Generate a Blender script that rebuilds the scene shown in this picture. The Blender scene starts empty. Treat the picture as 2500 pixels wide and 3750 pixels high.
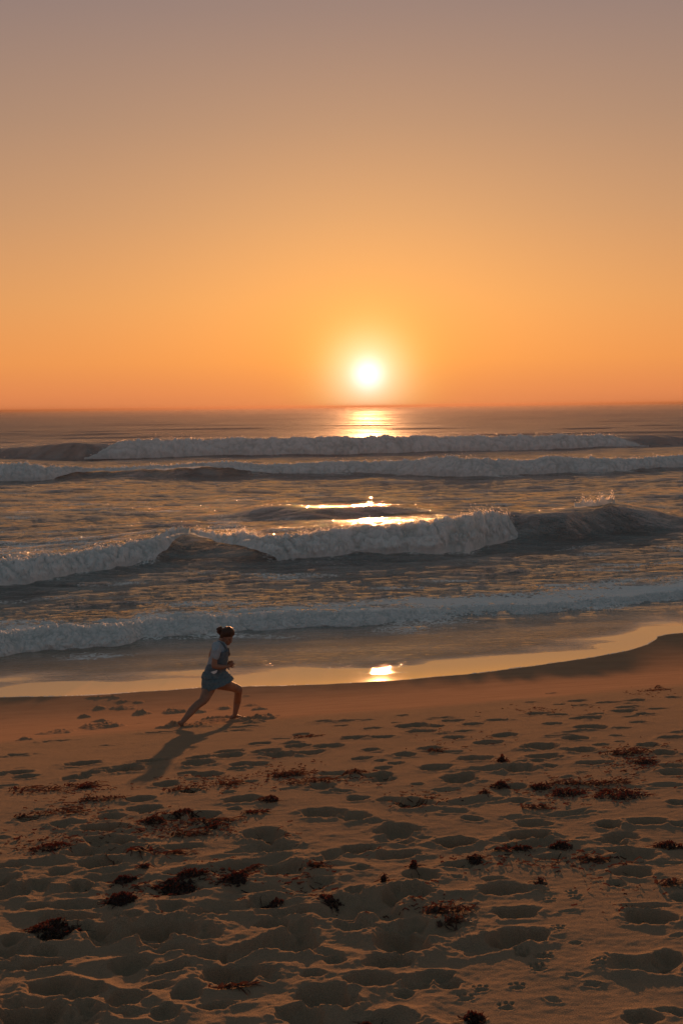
import bpy, math, random
import numpy as np
from mathutils import Vector, Matrix

# ------------------------------------------------------------------ camera
F = 4688.0                      # focal length in pixels of the 2500x3750 frame (45 mm on a 36 mm tall sensor)
CAMZ = 5.3
PITCH = math.atan(386.0 / F)
ROLL = math.radians(0.69)
_f = Vector((0, math.cos(PITCH), -math.sin(PITCH)))
_r0 = Vector((1, 0, 0)); _u0 = Vector((0, math.sin(PITCH), math.cos(PITCH)))
_r = _r0 * math.cos(ROLL) - _u0 * math.sin(ROLL)
_u = _u0 * math.cos(ROLL) + _r0 * math.sin(ROLL)
scene = bpy.context.scene
C = scene.collection
cd = bpy.data.cameras.new('camera'); cam = bpy.data.objects.new('camera', cd); C.objects.link(cam)
cd.sensor_fit = 'VERTICAL'; cd.sensor_height = 36; cd.sensor_width = 24; cd.lens = 45
cd.clip_start = 0.1; cd.clip_end = 200000
m = Matrix((( _r.x, _u.x, -_f.x, 0), (_r.y, _u.y, -_f.y, 0), (_r.z, _u.z, -_f.z, CAMZ), (0, 0, 0, 1)))
cam.matrix_world = m
scene.camera = cam

def ray(px, py):                # source pixel -> unit direction
    return (_f * F + _r * (px - 1250) - _u * (py - 1875)).normalized()

SUN = ray(1347, 1370)
LAMP = ray(1347, 1338)

# ------------------------------------------------------------------ exposure
EXPO = 1.0
vs = scene.view_settings
vs.view_transform = 'Standard'; vs.look = 'None'; vs.gamma = 1; vs.exposure = EXPO
vs.use_curve_mapping = False
K = 1.0 / 2 ** EXPO
scene.render.engine = 'CYCLES'
scene.cycles.use_denoising = True
scene.cycles.max_bounces = 6
scene.cycles.diffuse_bounces = 2
scene.cycles.glossy_bounces = 3
scene.cycles.transmission_bounces = 3
scene.cycles.volume_bounces = 0
scene.cycles.sample_clamp_indirect = 4

def s2l(c):
    c = c / 255.0
    return c / 12.92 if c <= 0.04045 else ((c + 0.055) / 1.055) ** 2.4
def rgb(r, g, b, k=1.0):
    return (s2l(r) * k, s2l(g) * k, s2l(b) * k, 1)

# ------------------------------------------------------------------ sky
world = bpy.data.worlds.new('World'); scene.world = world; world.use_nodes = True
nt = world.node_tree; nt.nodes.clear(); N = nt.nodes.new; L = nt.links.new
def wmath(op, a, b=None, c=None, clamp=False):
    n = N('ShaderNodeMath'); n.operation = op; n.use_clamp = clamp
    for i, v in enumerate((a, b, c)):
        if v is None: continue
        if isinstance(v, (int, float)): n.inputs[i].default_value = v
        else: L(v, n.inputs[i])
    return n.outputs[0]
def vmath(op, a, b=None, out=0):
    n = N('ShaderNodeVectorMath'); n.operation = op
    for i, v in enumerate((a, b)):
        if v is None: continue
        if isinstance(v, (tuple, list, Vector)): n.inputs[i].default_value = tuple(v)
        else: L(v, n.inputs[i])
    return n.outputs[out]
tc = N('ShaderNodeTexCoord'); d = vmath('NORMALIZE', tc.outputs['Generated'])
sep = N('ShaderNodeSeparateXYZ'); L(d, sep.inputs[0])
def ramp(fac, stops):
    n = N('ShaderNodeValToRGB'); n.color_ramp.interpolation = 'LINEAR'
    el = n.color_ramp.elements
    while len(el) > 1: el.remove(el[-1])
    for i, (p, c) in enumerate(stops):
        e = el[0] if i == 0 else el.new(p)
        e.position = p; e.color = c
    L(fac, n.inputs[0]); return n.outputs[0]
z = sep.outputs[2]
front = ramp(z, [(0.0, rgb(232,140,88)), (0.012, rgb(238,146,88)), (0.035, rgb(240,155,88)), (0.08, rgb(224,156,98)), (0.145, rgb(195,146,108)),
                 (0.21, rgb(170,135,113)), (0.29, rgb(145,123,118)), (0.42, rgb(134,120,122)),
                 (0.7, rgb(92,100,104)), (1.0, rgb(74,88,93))])
back = ramp(z, [(0.0, rgb(142,134,138)), (0.15, rgb(148,140,146)), (0.35, rgb(118,124,128)), (0.7, rgb(86,99,103)), (1.0, rgb(74,88,93))])
az = vmath('DOT_PRODUCT', d, Vector((SUN.x, SUN.y, 0)).normalized(), out=1)
azf = N('ShaderNodeMapRange'); azf.interpolation_type = 'SMOOTHSTEP'
L(az, azf.inputs[0]); azf.inputs[1].default_value = -0.5; azf.inputs[2].default_value = 0.9
mix = N('ShaderNodeMix'); mix.data_type = 'RGBA'
L(azf.outputs[0], mix.inputs[0]); L(back, mix.inputs[6]); L(front, mix.inputs[7])
# aureole round the sun
dist = vmath('DISTANCE', d, SUN, out=1)
col = mix.outputs[2]
def glow(col, sigma_deg, c):
    q = wmath('DIVIDE', dist, math.radians(sigma_deg))
    g = wmath('EXPONENT', wmath('MULTIPLY', wmath('POWER', q, 2.0), -1.0))
    s = N('ShaderNodeVectorMath'); s.operation = 'SCALE'; s.inputs[0].default_value = c; L(g, s.inputs['Scale'])
    return vmath('ADD', col, s.outputs[0])
col = glow(col, 0.62, (0.4, 0.55, 0.85))
col = glow(col, 1.5, (0.3, 0.42, 0.50))
col = glow(col, 2.3, (0.2, 0.28, 0.03))
col = glow(col, 7.0, (0.10, 0.045, 0.0))
sc1 = N('ShaderNodeVectorMath'); sc1.operation = 'SCALE'; L(col, sc1.inputs[0]); sc1.inputs['Scale'].default_value = K * 1.0
bg = N('ShaderNodeBackground'); L(sc1.outputs[0], bg.inputs[0]); bg.inputs[1].default_value = 0.89
sky = N('ShaderNodeTexSky'); sky.sky_type = 'NISHITA'; sky.sun_disc = False
sky.sun_elevation = math.asin(LAMP.z); sky.sun_rotation = math.atan2(LAMP.x, LAMP.y)
sky.dust_density = 4.0; sky.altitude = 5
bg2 = N('ShaderNodeBackground'); L(sky.outputs[0], bg2.inputs[0]); bg2.inputs[1].default_value = 0.006 * K / 0.35355
add = N('ShaderNodeAddShader'); L(bg.outputs[0], add.inputs[0]); L(bg2.outputs[0], add.inputs[1])
wo = N('ShaderNodeOutputWorld'); L(add.outputs[0], wo.inputs[0])

# ------------------------------------------------------------------ sun
ld = bpy.data.lights.new('sun', 'SUN'); lo = bpy.data.objects.new('sun', ld); C.objects.link(lo)
ld.energy = 3.5; ld.angle = math.radians(0.53); ld.color = (1.0, 0.43, 0.17)
lo.rotation_euler = (-LAMP).to_track_quat('-Z', 'Y').to_euler()

# ------------------------------------------------------------------ numpy noise
def _h(ix, iy, iz, s):
    h = (ix.astype(np.int64) * 374761393 + iy.astype(np.int64) * 668265263 + iz * 2147483647 * 3 + s * 974634777) & 0xffffffff
    h = ((h ^ (h >> 13)) * 1274126177) & 0xffffffff
    h = (h ^ (h >> 16)) & 0xffffffff
    return h
def pn(x, y, s=0):              # gradient noise, about -1..1
    x = np.asarray(x, float); y = np.asarray(y, float)
    x0 = np.floor(x); y0 = np.floor(y); fx = x - x0; fy = y - y0
    ux = fx**3 * (fx * (fx * 6 - 15) + 10); uy = fy**3 * (fy * (fy * 6 - 15) + 10)
    def g(i, j):
        a = _h(x0 + i, y0 + j, 0, s) * (2 * math.pi / 4294967296.0)
        return np.cos(a) * (fx - i) + np.sin(a) * (fy - j)
    a = g(0, 0); b = g(1, 0); c = g(0, 1); d_ = g(1, 1)
    return 1.5 * ((a * (1 - ux) + b * ux) * (1 - uy) + (c * (1 - ux) + d_ * ux) * uy)
def fbm(x, y, s, octs, gain=0.5):
    r = 0; a = 1.0
    for i in range(octs):
        r = r + a * pn(x * 2**i + 17.3 * i, y * 2**i - 9.1 * i, s + i); a *= gain
    return r
def sstep(e0, e1, x):
    t = np.clip((x - e0) / (e1 - e0), 0, 1); return t * t * (3 - 2 * t)

# ------------------------------------------------------------------ beach profile
CONT = 0.30
_pu = np.array([-200,-40,-10,-3, 2, 5, 7.5, 9.5, 12, 15.7, 18, 20.5, 22, 23.2, 24.3, 25.5, 28, 31, 36, 60, 110, 400])
_pz = np.array([7, 5.2, 4.2, 3.55, 3.12, 2.85, 2.655, 2.46, 2.10, 1.45, 1.00, 0.535, 0.30, 0.19, 0.132, 0.085, 0.0, -0.12, -0.6, -2, -3.2, -6])
_tu = np.arange(-200, 400, 0.1); _tz = np.interp(_tu, _pu, _pz)
_k = np.exp(-0.5 * (np.arange(-24, 25) / 6.0) ** 2); _k /= _k.sum()
_tz = np.convolve(np.pad(_tz, 24, 'edge'), _k, 'valid')
def ground(x, y):
    return np.interp(y - CONT * x, _tu, _tz)
def hit(px, py, zoff=0.0):      # source pixel -> point on the beach
    r = ray(px, py); lo_, hi = 0.5, 400.0
    o = Vector((0, 0, CAMZ))
    t = 2.0; step = 0.25
    while t < 400:
        p = o + r * t
        if p.z < float(ground(p.x, p.y)) + zoff: break
        t += step
    a, b = t - step, t
    for _ in range(30):
        c = (a + b) / 2; p = o + r * c
        if p.z < float(ground(p.x, p.y)) + zoff: b = c
        else: a = c
    return o + r * b
def D(x, y):                    # 1568-wide display pixel -> source pixel
    return x * 2500 / 1568, y * 2500 / 1568
def hitd(x, y): return hit(*D(x, y))
def sea_depth(px, py, zz=0.0):  # source pixel -> world point on plane z
    r = ray(px, py); t = (zz - CAMZ) / r.z
    return Vector((0, 0, CAMZ)) + r * t

# ------------------------------------------------------------------ node helpers
class MT:
    def __init__(s, name):
        s.m = bpy.data.materials.new(name); s.m.use_nodes = True
        s.t = s.m.node_tree; s.t.nodes.clear()
        s.out = s.t.nodes.new('ShaderNodeOutputMaterial')
    def n(s, t, **kw):
        x = s.t.nodes.new(t)
        for k, v in kw.items(): setattr(x, k, v)
        return x
    def l(s, a, b): s.t.links.new(a, b)
    def set(s, node, name, v):
        i = node.inputs[name]
        if hasattr(v, 'is_output'): s.l(v, i)
        else: i.default_value = v
    def math(s, op, a, b=None, clamp=False):
        x = s.n('ShaderNodeMath', operation=op, use_clamp=clamp)
        for i, v in enumerate((a, b)):
            if v is None: continue
            s.set(x, i, v)
        return x.outputs[0]
    def pos(s): return s.n('ShaderNodeNewGeometry').outputs['Position']
    def noise(s, scale, detail=2, vec=None, rough=0.5, sc=None):
        x = s.n('ShaderNodeTexNoise'); x.inputs['Scale'].default_value = scale
        x.inputs['Detail'].default_value = detail; x.inputs['Roughness'].default_value = rough
        v = vec or s.pos()
        if sc:
            mp = s.n('ShaderNodeMapping'); mp.inputs['Scale'].default_value = sc; s.l(v, mp.inputs[0]); v = mp.outputs[0]
        s.l(v, x.inputs['Vector']); return x.outputs['Fac']
    def mr(s, v, a, b, c=0.0, d=1.0, smooth=False):
        x = s.n('ShaderNodeMapRange')
        if smooth: x.interpolation_type = 'SMOOTHSTEP'
        s.l(v, x.inputs[0])
        for i, q in zip((1, 2, 3, 4), (a, b, c, d)): s.set(x, i, q)
        return x.outputs[0]
    def mix(s, f, a, b):
        x = s.n('ShaderNodeMix', data_type='RGBA'); s.set(x, 0, f)
        for i, v in ((6, a), (7, b)):
            if hasattr(v, 'is_output'): s.l(v, x.inputs[i])
            else: x.inputs[i].default_value = v
        return x.outputs[2]
    def attr(s, name): return s.n('ShaderNodeAttribute', attribute_name=name).outputs['Fac']
    def bump(s, h, strength, distance, nrm=None):
        x = s.n('ShaderNodeBump'); s.set(x, 'Strength', strength); x.inputs['Distance'].default_value = distance
        s.l(h, x.inputs['Height'])
        if nrm: s.l(nrm, x.inputs['Normal'])
        return x.outputs[0]
    def bsdf(s, **kw):
        x = s.n('ShaderNodeBsdfPrincipled')
        for k, v in kw.items(): s.set(x, k.replace('_', ' '), v)
        return x
    def finish(s, sh): s.l(sh, s.out.inputs[0]); return s.m

def mesh_from(name, verts, quads, mat=None, smooth=True, attrs=None, tris=None):
    me = bpy.data.meshes.new(name)
    verts = np.ascontiguousarray(verts, dtype=np.float32)
    nv = len(verts); me.vertices.add(nv); me.vertices.foreach_set('co', verts.ravel())
    fs = []; st = []; tot = 0
    if quads is not None and len(quads):
        q = np.asarray(quads, dtype=np.int32); fs.append(q.ravel()); st.append(np.arange(len(q), dtype=np.int32) * 4); tot = q.size
    if tris is not None and len(tris):
        t = np.asarray(tris, dtype=np.int32); fs.append(t.ravel()); st.append(np.arange(len(t), dtype=np.int32) * 3 + tot)
    li = np.concatenate(fs); ls = np.concatenate(st)
    me.loops.add(len(li)); me.loops.foreach_set('vertex_index', li)
    me.polygons.add(len(ls)); me.polygons.foreach_set('loop_start', ls)
    me.update(calc_edges=True); me.validate()
    if smooth: me.polygons.foreach_set('use_smooth', np.ones(len(me.polygons), dtype=bool))
    for k, v in (attrs or {}).items():
        a = me.attributes.new(k, 'FLOAT', 'POINT'); a.data.foreach_set('value', np.ascontiguousarray(v, dtype=np.float32).ravel())
    if mat: me.materials.append(mat)
    return me
def grid_quads(nr, nc):
    i = np.arange(nr * nc, dtype=np.int32).reshape(nr, nc)
    return np.stack([i[:-1, :-1], i[:-1, 1:], i[1:, 1:], i[1:, :-1]], -1).reshape(-1, 4)
def link(name, me, parent=None, label=None, cat=None, group=None, kind=None):
    o = bpy.data.objects.new(name, me); C.objects.link(o)
    if parent: o.parent = parent
    if label: o['label'] = label
    if cat: o['category'] = cat
    if group: o['group'] = group
    if kind: o['kind'] = kind
    return o
def spread(dense, n, outer, m):
    c = np.linspace(-dense, dense, n)
    e = dense * (outer / dense) ** (np.arange(1, m + 1) / m)
    return np.concatenate([-e[::-1], c, e])
def geo(a, b, r):
    n = int(math.log(b / a) / math.log(r)) + 1
    return a * np.exp(np.linspace(0, math.log(b / a), n, endpoint=False))

# ------------------------------------------------------------------ materials
def mat_sand():
    M = MT('sand')
    wet = M.attr('wet'); P = M.pos()
    g1 = M.noise(280, 3, P); g2 = M.noise(160, 3, P); g3 = M.noise(6, 4, P); g4 = M.noise(1.3, 3, P, sc=(1, 2.2, 1))
    dry = M.mix(M.mr(g1, 0.35, 0.65), (0.155, 0.125, 0.090, 1), (0.345, 0.25, 0.170, 1))
    dry = M.mix(M.mr(g3, 0.35, 0.7), dry, M.mix(0.5, dry, (0.30, 0.215, 0.145, 1)))
    speck = M.mr(g2, 0.70, 0.76)
    dry = M.mix(M.math('MULTIPLY', speck, 0.5), dry, (0.05, 0.04, 0.03, 1))
    wt = M.mix(M.mr(g4, 0.3, 0.7), (0.28, 0.178, 0.115, 1), (0.345, 0.22, 0.142, 1))
    wt = M.mix(M.math('MULTIPLY', M.mr(g1, 0.4, 0.7), 0.3), wt, (0.48, 0.31, 0.20, 1))
    colr = M.mix(wet, dry, wt)
    hgt = M.math('ADD', M.math('MULTIPLY', g1, 0.3), M.math('MULTIPLY', g2, 1.0))
    st = M.mr(wet, 0, 1, 0.55, 0.22)
    nb = M.bump(hgt, st, 0.013)
    b = M.bsdf(Base_Color=colr, Roughness=M.mr(wet, 0, 1, 0.95, 0.85), Normal=nb)
    b.inputs['Specular IOR Level'].default_value = 0.0
    return M.finish(b.outputs[0])

def mat_water():
    M = MT('sea_water'); P = M.pos()
    foam = M.attr('foam'); sandy_sheen = M.attr('sandy_sheen'); rip = M.attr('ripple'); rg = M.attr('rough')
    deep = (0.14, 0.20, 0.205, 1)
    base = M.mix(sandy_sheen, deep, (0.60, 0.33, 0.17, 1))  # sand-laden wash, with the orange sky sheen painted into its colour
    w1 = M.noise(2.2, 4, P, 0.6, (1, 2.6, 1)); w2 = M.noise(9, 3, P, 0.6, (1, 2.0, 1)); w3 = M.noise(38, 2, P, 0.5, (1, 1.5, 1))
    h = M.math('ADD', M.math('MULTIPLY', w1, 1.0), M.math('ADD', M.math('MULTIPLY', w2, 0.32), M.math('MULTIPLY', w3, 0.07)))
    nb = M.bump(h, rip, 0.35)
    b = M.bsdf(Base_Color=base, Roughness=rg, IOR=M.mr(sandy_sheen, 0, 1, 1.8, 1.9), Normal=nb)
    M.l(M.mr(rg, 0.15, 0.55, 0.5, 0.28), b.inputs['Specular IOR Level'])
    # foam lace
    l1 = M.n('ShaderNodeTexVoronoi', feature='DISTANCE_TO_EDGE')
    wv = M.n('ShaderNodeVectorMath', operation='ADD')
    nz = M.n('ShaderNodeTexNoise'); nz.inputs['Scale'].default_value = 2.5; M.l(P, nz.inputs['Vector'])
    M.l(P, wv.inputs[0]); M.l(nz.outputs['Color'], wv.inputs[1])
    mp = M.n('ShaderNodeMapping'); mp.inputs['Scale'].default_value = (1, 1.6, 1); M.l(wv.outputs[0], mp.inputs[0])
    M.l(mp.outputs[0], l1.inputs['Vector']); l1.inputs['Scale'].default_value = 3.5
    lace = M.mr(l1.outputs['Distance'], 0.0, 0.35, 1.0, 0.0)
    n2 = M.noise(5, 5, P, 0.7)
    cov = M.math('ADD', M.math('MULTIPLY', lace, 0.45), M.math('MULTIPLY', n2, 0.75))
    thr = M.mr(foam, 0, 1, 1.0, 0.25)
    msk = M.mr(M.math('SUBTRACT', cov, thr), 0, 0.14, 0, 1, True)
    fb = M.bsdf(Base_Color=(0.70, 0.72, 0.72, 1), Roughness=0.8, Normal=M.bump(n2, 0.6, 0.1))
    ms = M.n('ShaderNodeMixShader'); M.l(msk, ms.inputs[0]); M.l(b.outputs[0], ms.inputs[1]); M.l(fb.outputs[0], ms.inputs[2])
    return M.finish(ms.outputs[0])

def mat_foam():
    M = MT('sea_foam'); P = M.pos()
    n1 = M.noise(6, 5, P, 0.65); n2 = M.noise(30, 3, P, 0.6)
    thick = M.attr('thick')
    c = M.mix(M.mr(n1, 0.3, 0.65), (0.76, 0.80, 0.81, 1), (0.95, 0.95, 0.95, 1))
    c = M.mix(thick, (0.50, 0.56, 0.56, 1), c)  # grey painted into creases between lumps and band ends, paler on bulges
    hh = M.math('ADD', M.math('MULTIPLY', n1, 1.0), M.math('MULTIPLY', n2, 0.35))
    nb = M.bump(hh, 0.35, 0.06)
    b = M.bsdf(Base_Color=c, Roughness=0.75, Normal=nb)
    t = M.n('ShaderNodeBsdfTranslucent'); M.l(c, t.inputs[0]); M.l(nb, t.inputs[1])
    ms = M.n('ShaderNodeMixShader'); ms.inputs[0].default_value = 0.30
    M.l(b.outputs[0], ms.inputs[1]); M.l(t.outputs[0], ms.inputs[2])
    return M.finish(ms.outputs[0])

def mat_simple(name, c1, c2, scale, rough=0.9, bump=0.0, bscale=None, trans=0.0, tcol=None, sc=None, bdist=0.01):
    M = MT(name); P = M.n('ShaderNodeTexCoord').outputs['Object']
    n1 = M.noise(scale, 4, P, 0.6, sc)
    c = M.mix(M.mr(n1, 0.35, 0.65), c1 + (1,), c2 + (1,))
    b = M.bsdf(Base_Color=c, Roughness=rough)
    if bump: M.l(M.bump(M.noise(bscale or scale * 4, 3, P), bump, bdist), b.inputs['Normal'])
    sh = b.outputs[0]
    if trans:
        t = M.n('ShaderNodeBsdfTranslucent'); t.inputs[0].default_value = (tcol or c2) + (1,)
        ms = M.n('ShaderNodeMixShader'); ms.inputs[0].default_value = trans
        M.l(sh, ms.inputs[1]); M.l(t.outputs[0], ms.inputs[2]); sh = ms.outputs[0]
    return M.finish(sh)

SAND = mat_sand(); WATER = mat_water(); FOAM = mat_foam()
SPRAY = mat_simple('spray', (0.75, 0.76, 0.76), (0.85, 0.85, 0.85), 20, 0.6, trans=0.65, tcol=(0.9, 0.85, 0.8))
WEED = mat_simple('dark_kelp', (0.010, 0.007, 0.006), (0.028, 0.013, 0.010), 30, 0.9, 0.5, 90, 0.04, (0.5, 0.10, 0.03))
WEED2 = mat_simple('dry_kelp', (0.026, 0.017, 0.013), (0.075, 0.036, 0.022), 40, 0.9, 0.4, 90, 0.05, (0.4, 0.13, 0.05))

# ------------------------------------------------------------------ shoreline
edge_px = [(-400,1612),(0,1602),(200,1598),(480,1579),(700,1574),(900,1564),(1100,1546),(1250,1526),(1360,1510),(1440,1495),(1485,1481),(1507,1468),(1509,1462),(1530,1457),(1568,1454),(1900,1440)]
_ep = [hitd(*p) for p in edge_px]
_ex = np.array([-60] + [p.x for p in _ep] + [60]); _ey = np.array([_ep[0].y - 12] + [p.y for p in _ep] + [_ep[-1].y + 12])
def edge(x): return np.interp(x, _ex, _ey)

# ------------------------------------------------------------------ sand mesh
def build_sand():
    rows = np.concatenate([-np.geomspace(0.5, 60, 24)[::-1], np.linspace(0, 4.2, 36, endpoint=False),
                           geo(4.2, 12, 1.0016), geo(12, 26, 1.0024), geo(26, 110, 1.02), [115]])
    cols = spread(0.315, 1040, 14.0, 34)
    w = np.where(rows > 4.2, rows, 4.2)
    X = cols[None, :] * w[:, None]; Y = np.repeat(rows[:, None], len(cols), 1)
    Z = ground(X, Y); base = Z.copy()
    U = Y - CONT * X
    near = sstep(19.5, 13.5, U + 1.2 * pn(X / 2.5, Y / 2.5, 3))           # trampled, dry
    rel = np.zeros_like(Z)
    # soft undulation
    rel += near * (0.009 * pn(X / 1.3, Y / 0.9, 5) + 0.005 * pn(X / 0.5, Y / 0.4, 6))
    rel += near * 0.0018 * pn(X / 0.12, Y / 0.09, 8) + near * 0.0015 * pn(X / 0.045, Y / 0.04, 9)
    rel += 0.0007 * pn(X / 0.3, Y / 0.08, 10) * sstep(23, 20, U)
    dark = np.zeros_like(Z)
    rnd = random.Random(7)
    def dent(cx, cy, a, b, ang, depth, rim, seed, rough=0.25):
        R = max(a, b) * 2.1
        i0, i1 = np.searchsorted(rows, [cy - R, cy + R])
        if i1 <= i0: return
        j0, j1 = np.searchsorted(cols, [(cx - R) / max(cy, 4.2), (cx + R) / max(cy, 4.2)])
        j0 = max(0, j0 - 4); j1 = min(len(cols), j1 + 4)
        x = X[i0:i1, j0:j1] - cx; y = Y[i0:i1, j0:j1] - cy
        ca, sa = math.cos(ang), math.sin(ang)
        p = (x * ca + y * sa) / a; q = (-x * sa + y * ca) / b
        th = np.arctan2(q, p)
        r = np.sqrt(p * p + q * q) * (1 + rough * pn(np.cos(th) * 1.3 + seed, np.sin(th) * 1.3 + seed * 2, 4))
        body = -depth * np.clip(1 - r ** 2.6, 0, None) ** 0.9
        rimn = 0.6 + 0.9 * np.clip(pn(np.cos(th) * 1.1 + seed * 3, np.sin(th) * 1.1, 6) + 0.2, 0, 2)
        rr = rim * rimn * np.exp(-((r - 1.15) / 0.34) ** 2) * (1 + 0.35 * pn((x + cx) / 0.03, (y + cy) / 0.03, 12))
        rel[i0:i1, j0:j1] += body + rr
        # crumbs in the hole
        rel[i0:i1, j0:j1] += sstep(1.3, 0.9, r) * depth * 0.10 * pn((x + cx) / 0.05, (y + cy) / 0.045, 11)
    def px_dent(cr, x, y, w_, h_, ang=0.0, k=1.0, mound=False):
        if cr == 4: dx, dy = x * .5, 1537 + y * .5
        elif cr == 5: dx, dy = 784 + x * .5, 1537 + y * .5
        elif cr == 6: dx, dy = x * .5, 1882 + y * .5
        else: dx, dy = 784 + x * .5, 1882 + y * .5
        c = hitd(dx, dy); l_ = hitd(dx - w_ * .25, dy); r_ = hitd(dx + w_ * .25, dy)
        t_ = hitd(dx, dy - h_ * .25); b_ = hitd(dx, dy + h_ * .25)
        a = (r_.x - l_.x) / 2; bb = (t_.y - b_.y) / 2
        bb = min(bb, a * 1.3)
        if mound: return c, a, bb
        dep = min(0.11, 0.54 * min(a, bb * 1.2)) * k
        dent(c.x, c.y, a * 1.02, bb * 1.0, math.radians(ang), dep, dep * 0.13, rnd.uniform(0, 90))
    for args in DENTS: px_dent(*args)
    # churned sand by the runner, positive clods
    def mound(cx, cy, a, b, hgt, seed, fine=0.03):
        R = max(a, b) * 1.5
        i0, i1 = np.searchsorted(rows, [cy - R, cy + R])
        j0, j1 = np.searchsorted(cols, [(cx - R) / max(cy, 4.2), (cx + R) / max(cy, 4.2)])
        x = X[i0:i1, j0:j1] - cx; y = Y[i0:i1, j0:j1] - cy
        r = np.sqrt((x / a) ** 2 + (y / b) ** 2) * (1 + 0.5 * pn((x + cx) / (a * .8), (y + cy) / (b * .8), int(seed)))
        n = 0.55 + 0.55 * pn((x + cx) / 0.07, (y + cy) / 0.05, 21) + 0.35 * np.abs(pn((x + cx) / fine, (y + cy) / fine, 22))
        rel[i0:i1, j0:j1] += hgt * np.clip(1 - r * r, 0, None) * n
    for i, (x, y, w_, h_, hh) in enumerate(MOUNDS):
        hh *= 1.6
        c, a, bb = px_dent(4, x, y, w_, h_, mound=True)
        mound(c.x, c.y, a, max(bb, 0.09), hh, i + 30)
    # random smaller prints and pocks
    for i in range(230):
        yy = 4.4 * (16.5 / 4.4) ** rnd.random(); xx = rnd.uniform(-0.36, 0.36) * yy
        u = yy - CONT * xx
        if u > 15.2 + 0.8 * rnd.random(): continue
        left = 1.0 if (u < 8.2 and xx < 0.35) else 0.0
        s = rnd.choice([0.045, 0.06, 0.08, 0.1, 0.13]) * (1.0 + 0.25 * left)
        if xx > 0.4 and u < 7.5 and rnd.random() < 0.6: s = 0.03
        if u > 9.5 and rnd.random() < 0.5: continue
        dep = s * rnd.uniform(0.16, 0.34)
        dent(xx, yy, s * rnd.uniform(1, 1.8), s * rnd.uniform(.7, 1.1), rnd.uniform(-.4, .6), dep, dep * .35, rnd.uniform(0, 90), 0.45)
    # deep, soft trampling at lower left
    lf = sstep(8.6, 6.6, U) * sstep(0.9, -0.3, X)
    rel += lf * 0.8 * (0.022 * (np.abs(pn(X / 0.36, Y / 0.30, 51)) * -2 + 0.6) + 0.007 * pn(X / 0.15, Y / 0.12, 52) + 0.0035 * np.abs(pn(X / 0.05, Y / 0.05, 53)))
    # dog tracks
    for (x, y) in PAWS:
        c = hitd(784 + x * .5, 1882 + y * .5)
        dent(c.x, c.y, .030, .022, .3, .010, .002, x, .5)
        for k in range(3): dent(c.x - .026 + k * .026, c.y + .040 + .008 * (k == 1), .010, .015, 0, .009, .001, k + x, .3)
    Z = Z + rel
    wet = sstep(15.6, 17.2, U + 0.5 * pn(X / 1.8, Y / 1.8, 33))
    V = np.stack([X, Y, Z], -1).reshape(-1, 3)
    q = grid_quads(len(rows), len(cols))
    me = mesh_from('beach_sand', V, q, SAND, attrs={'wet': wet})
    link('ground', me, kind='structure', label='trampled dry sand sloping down to smooth wet sand')
    return rows, cols, Z

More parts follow.
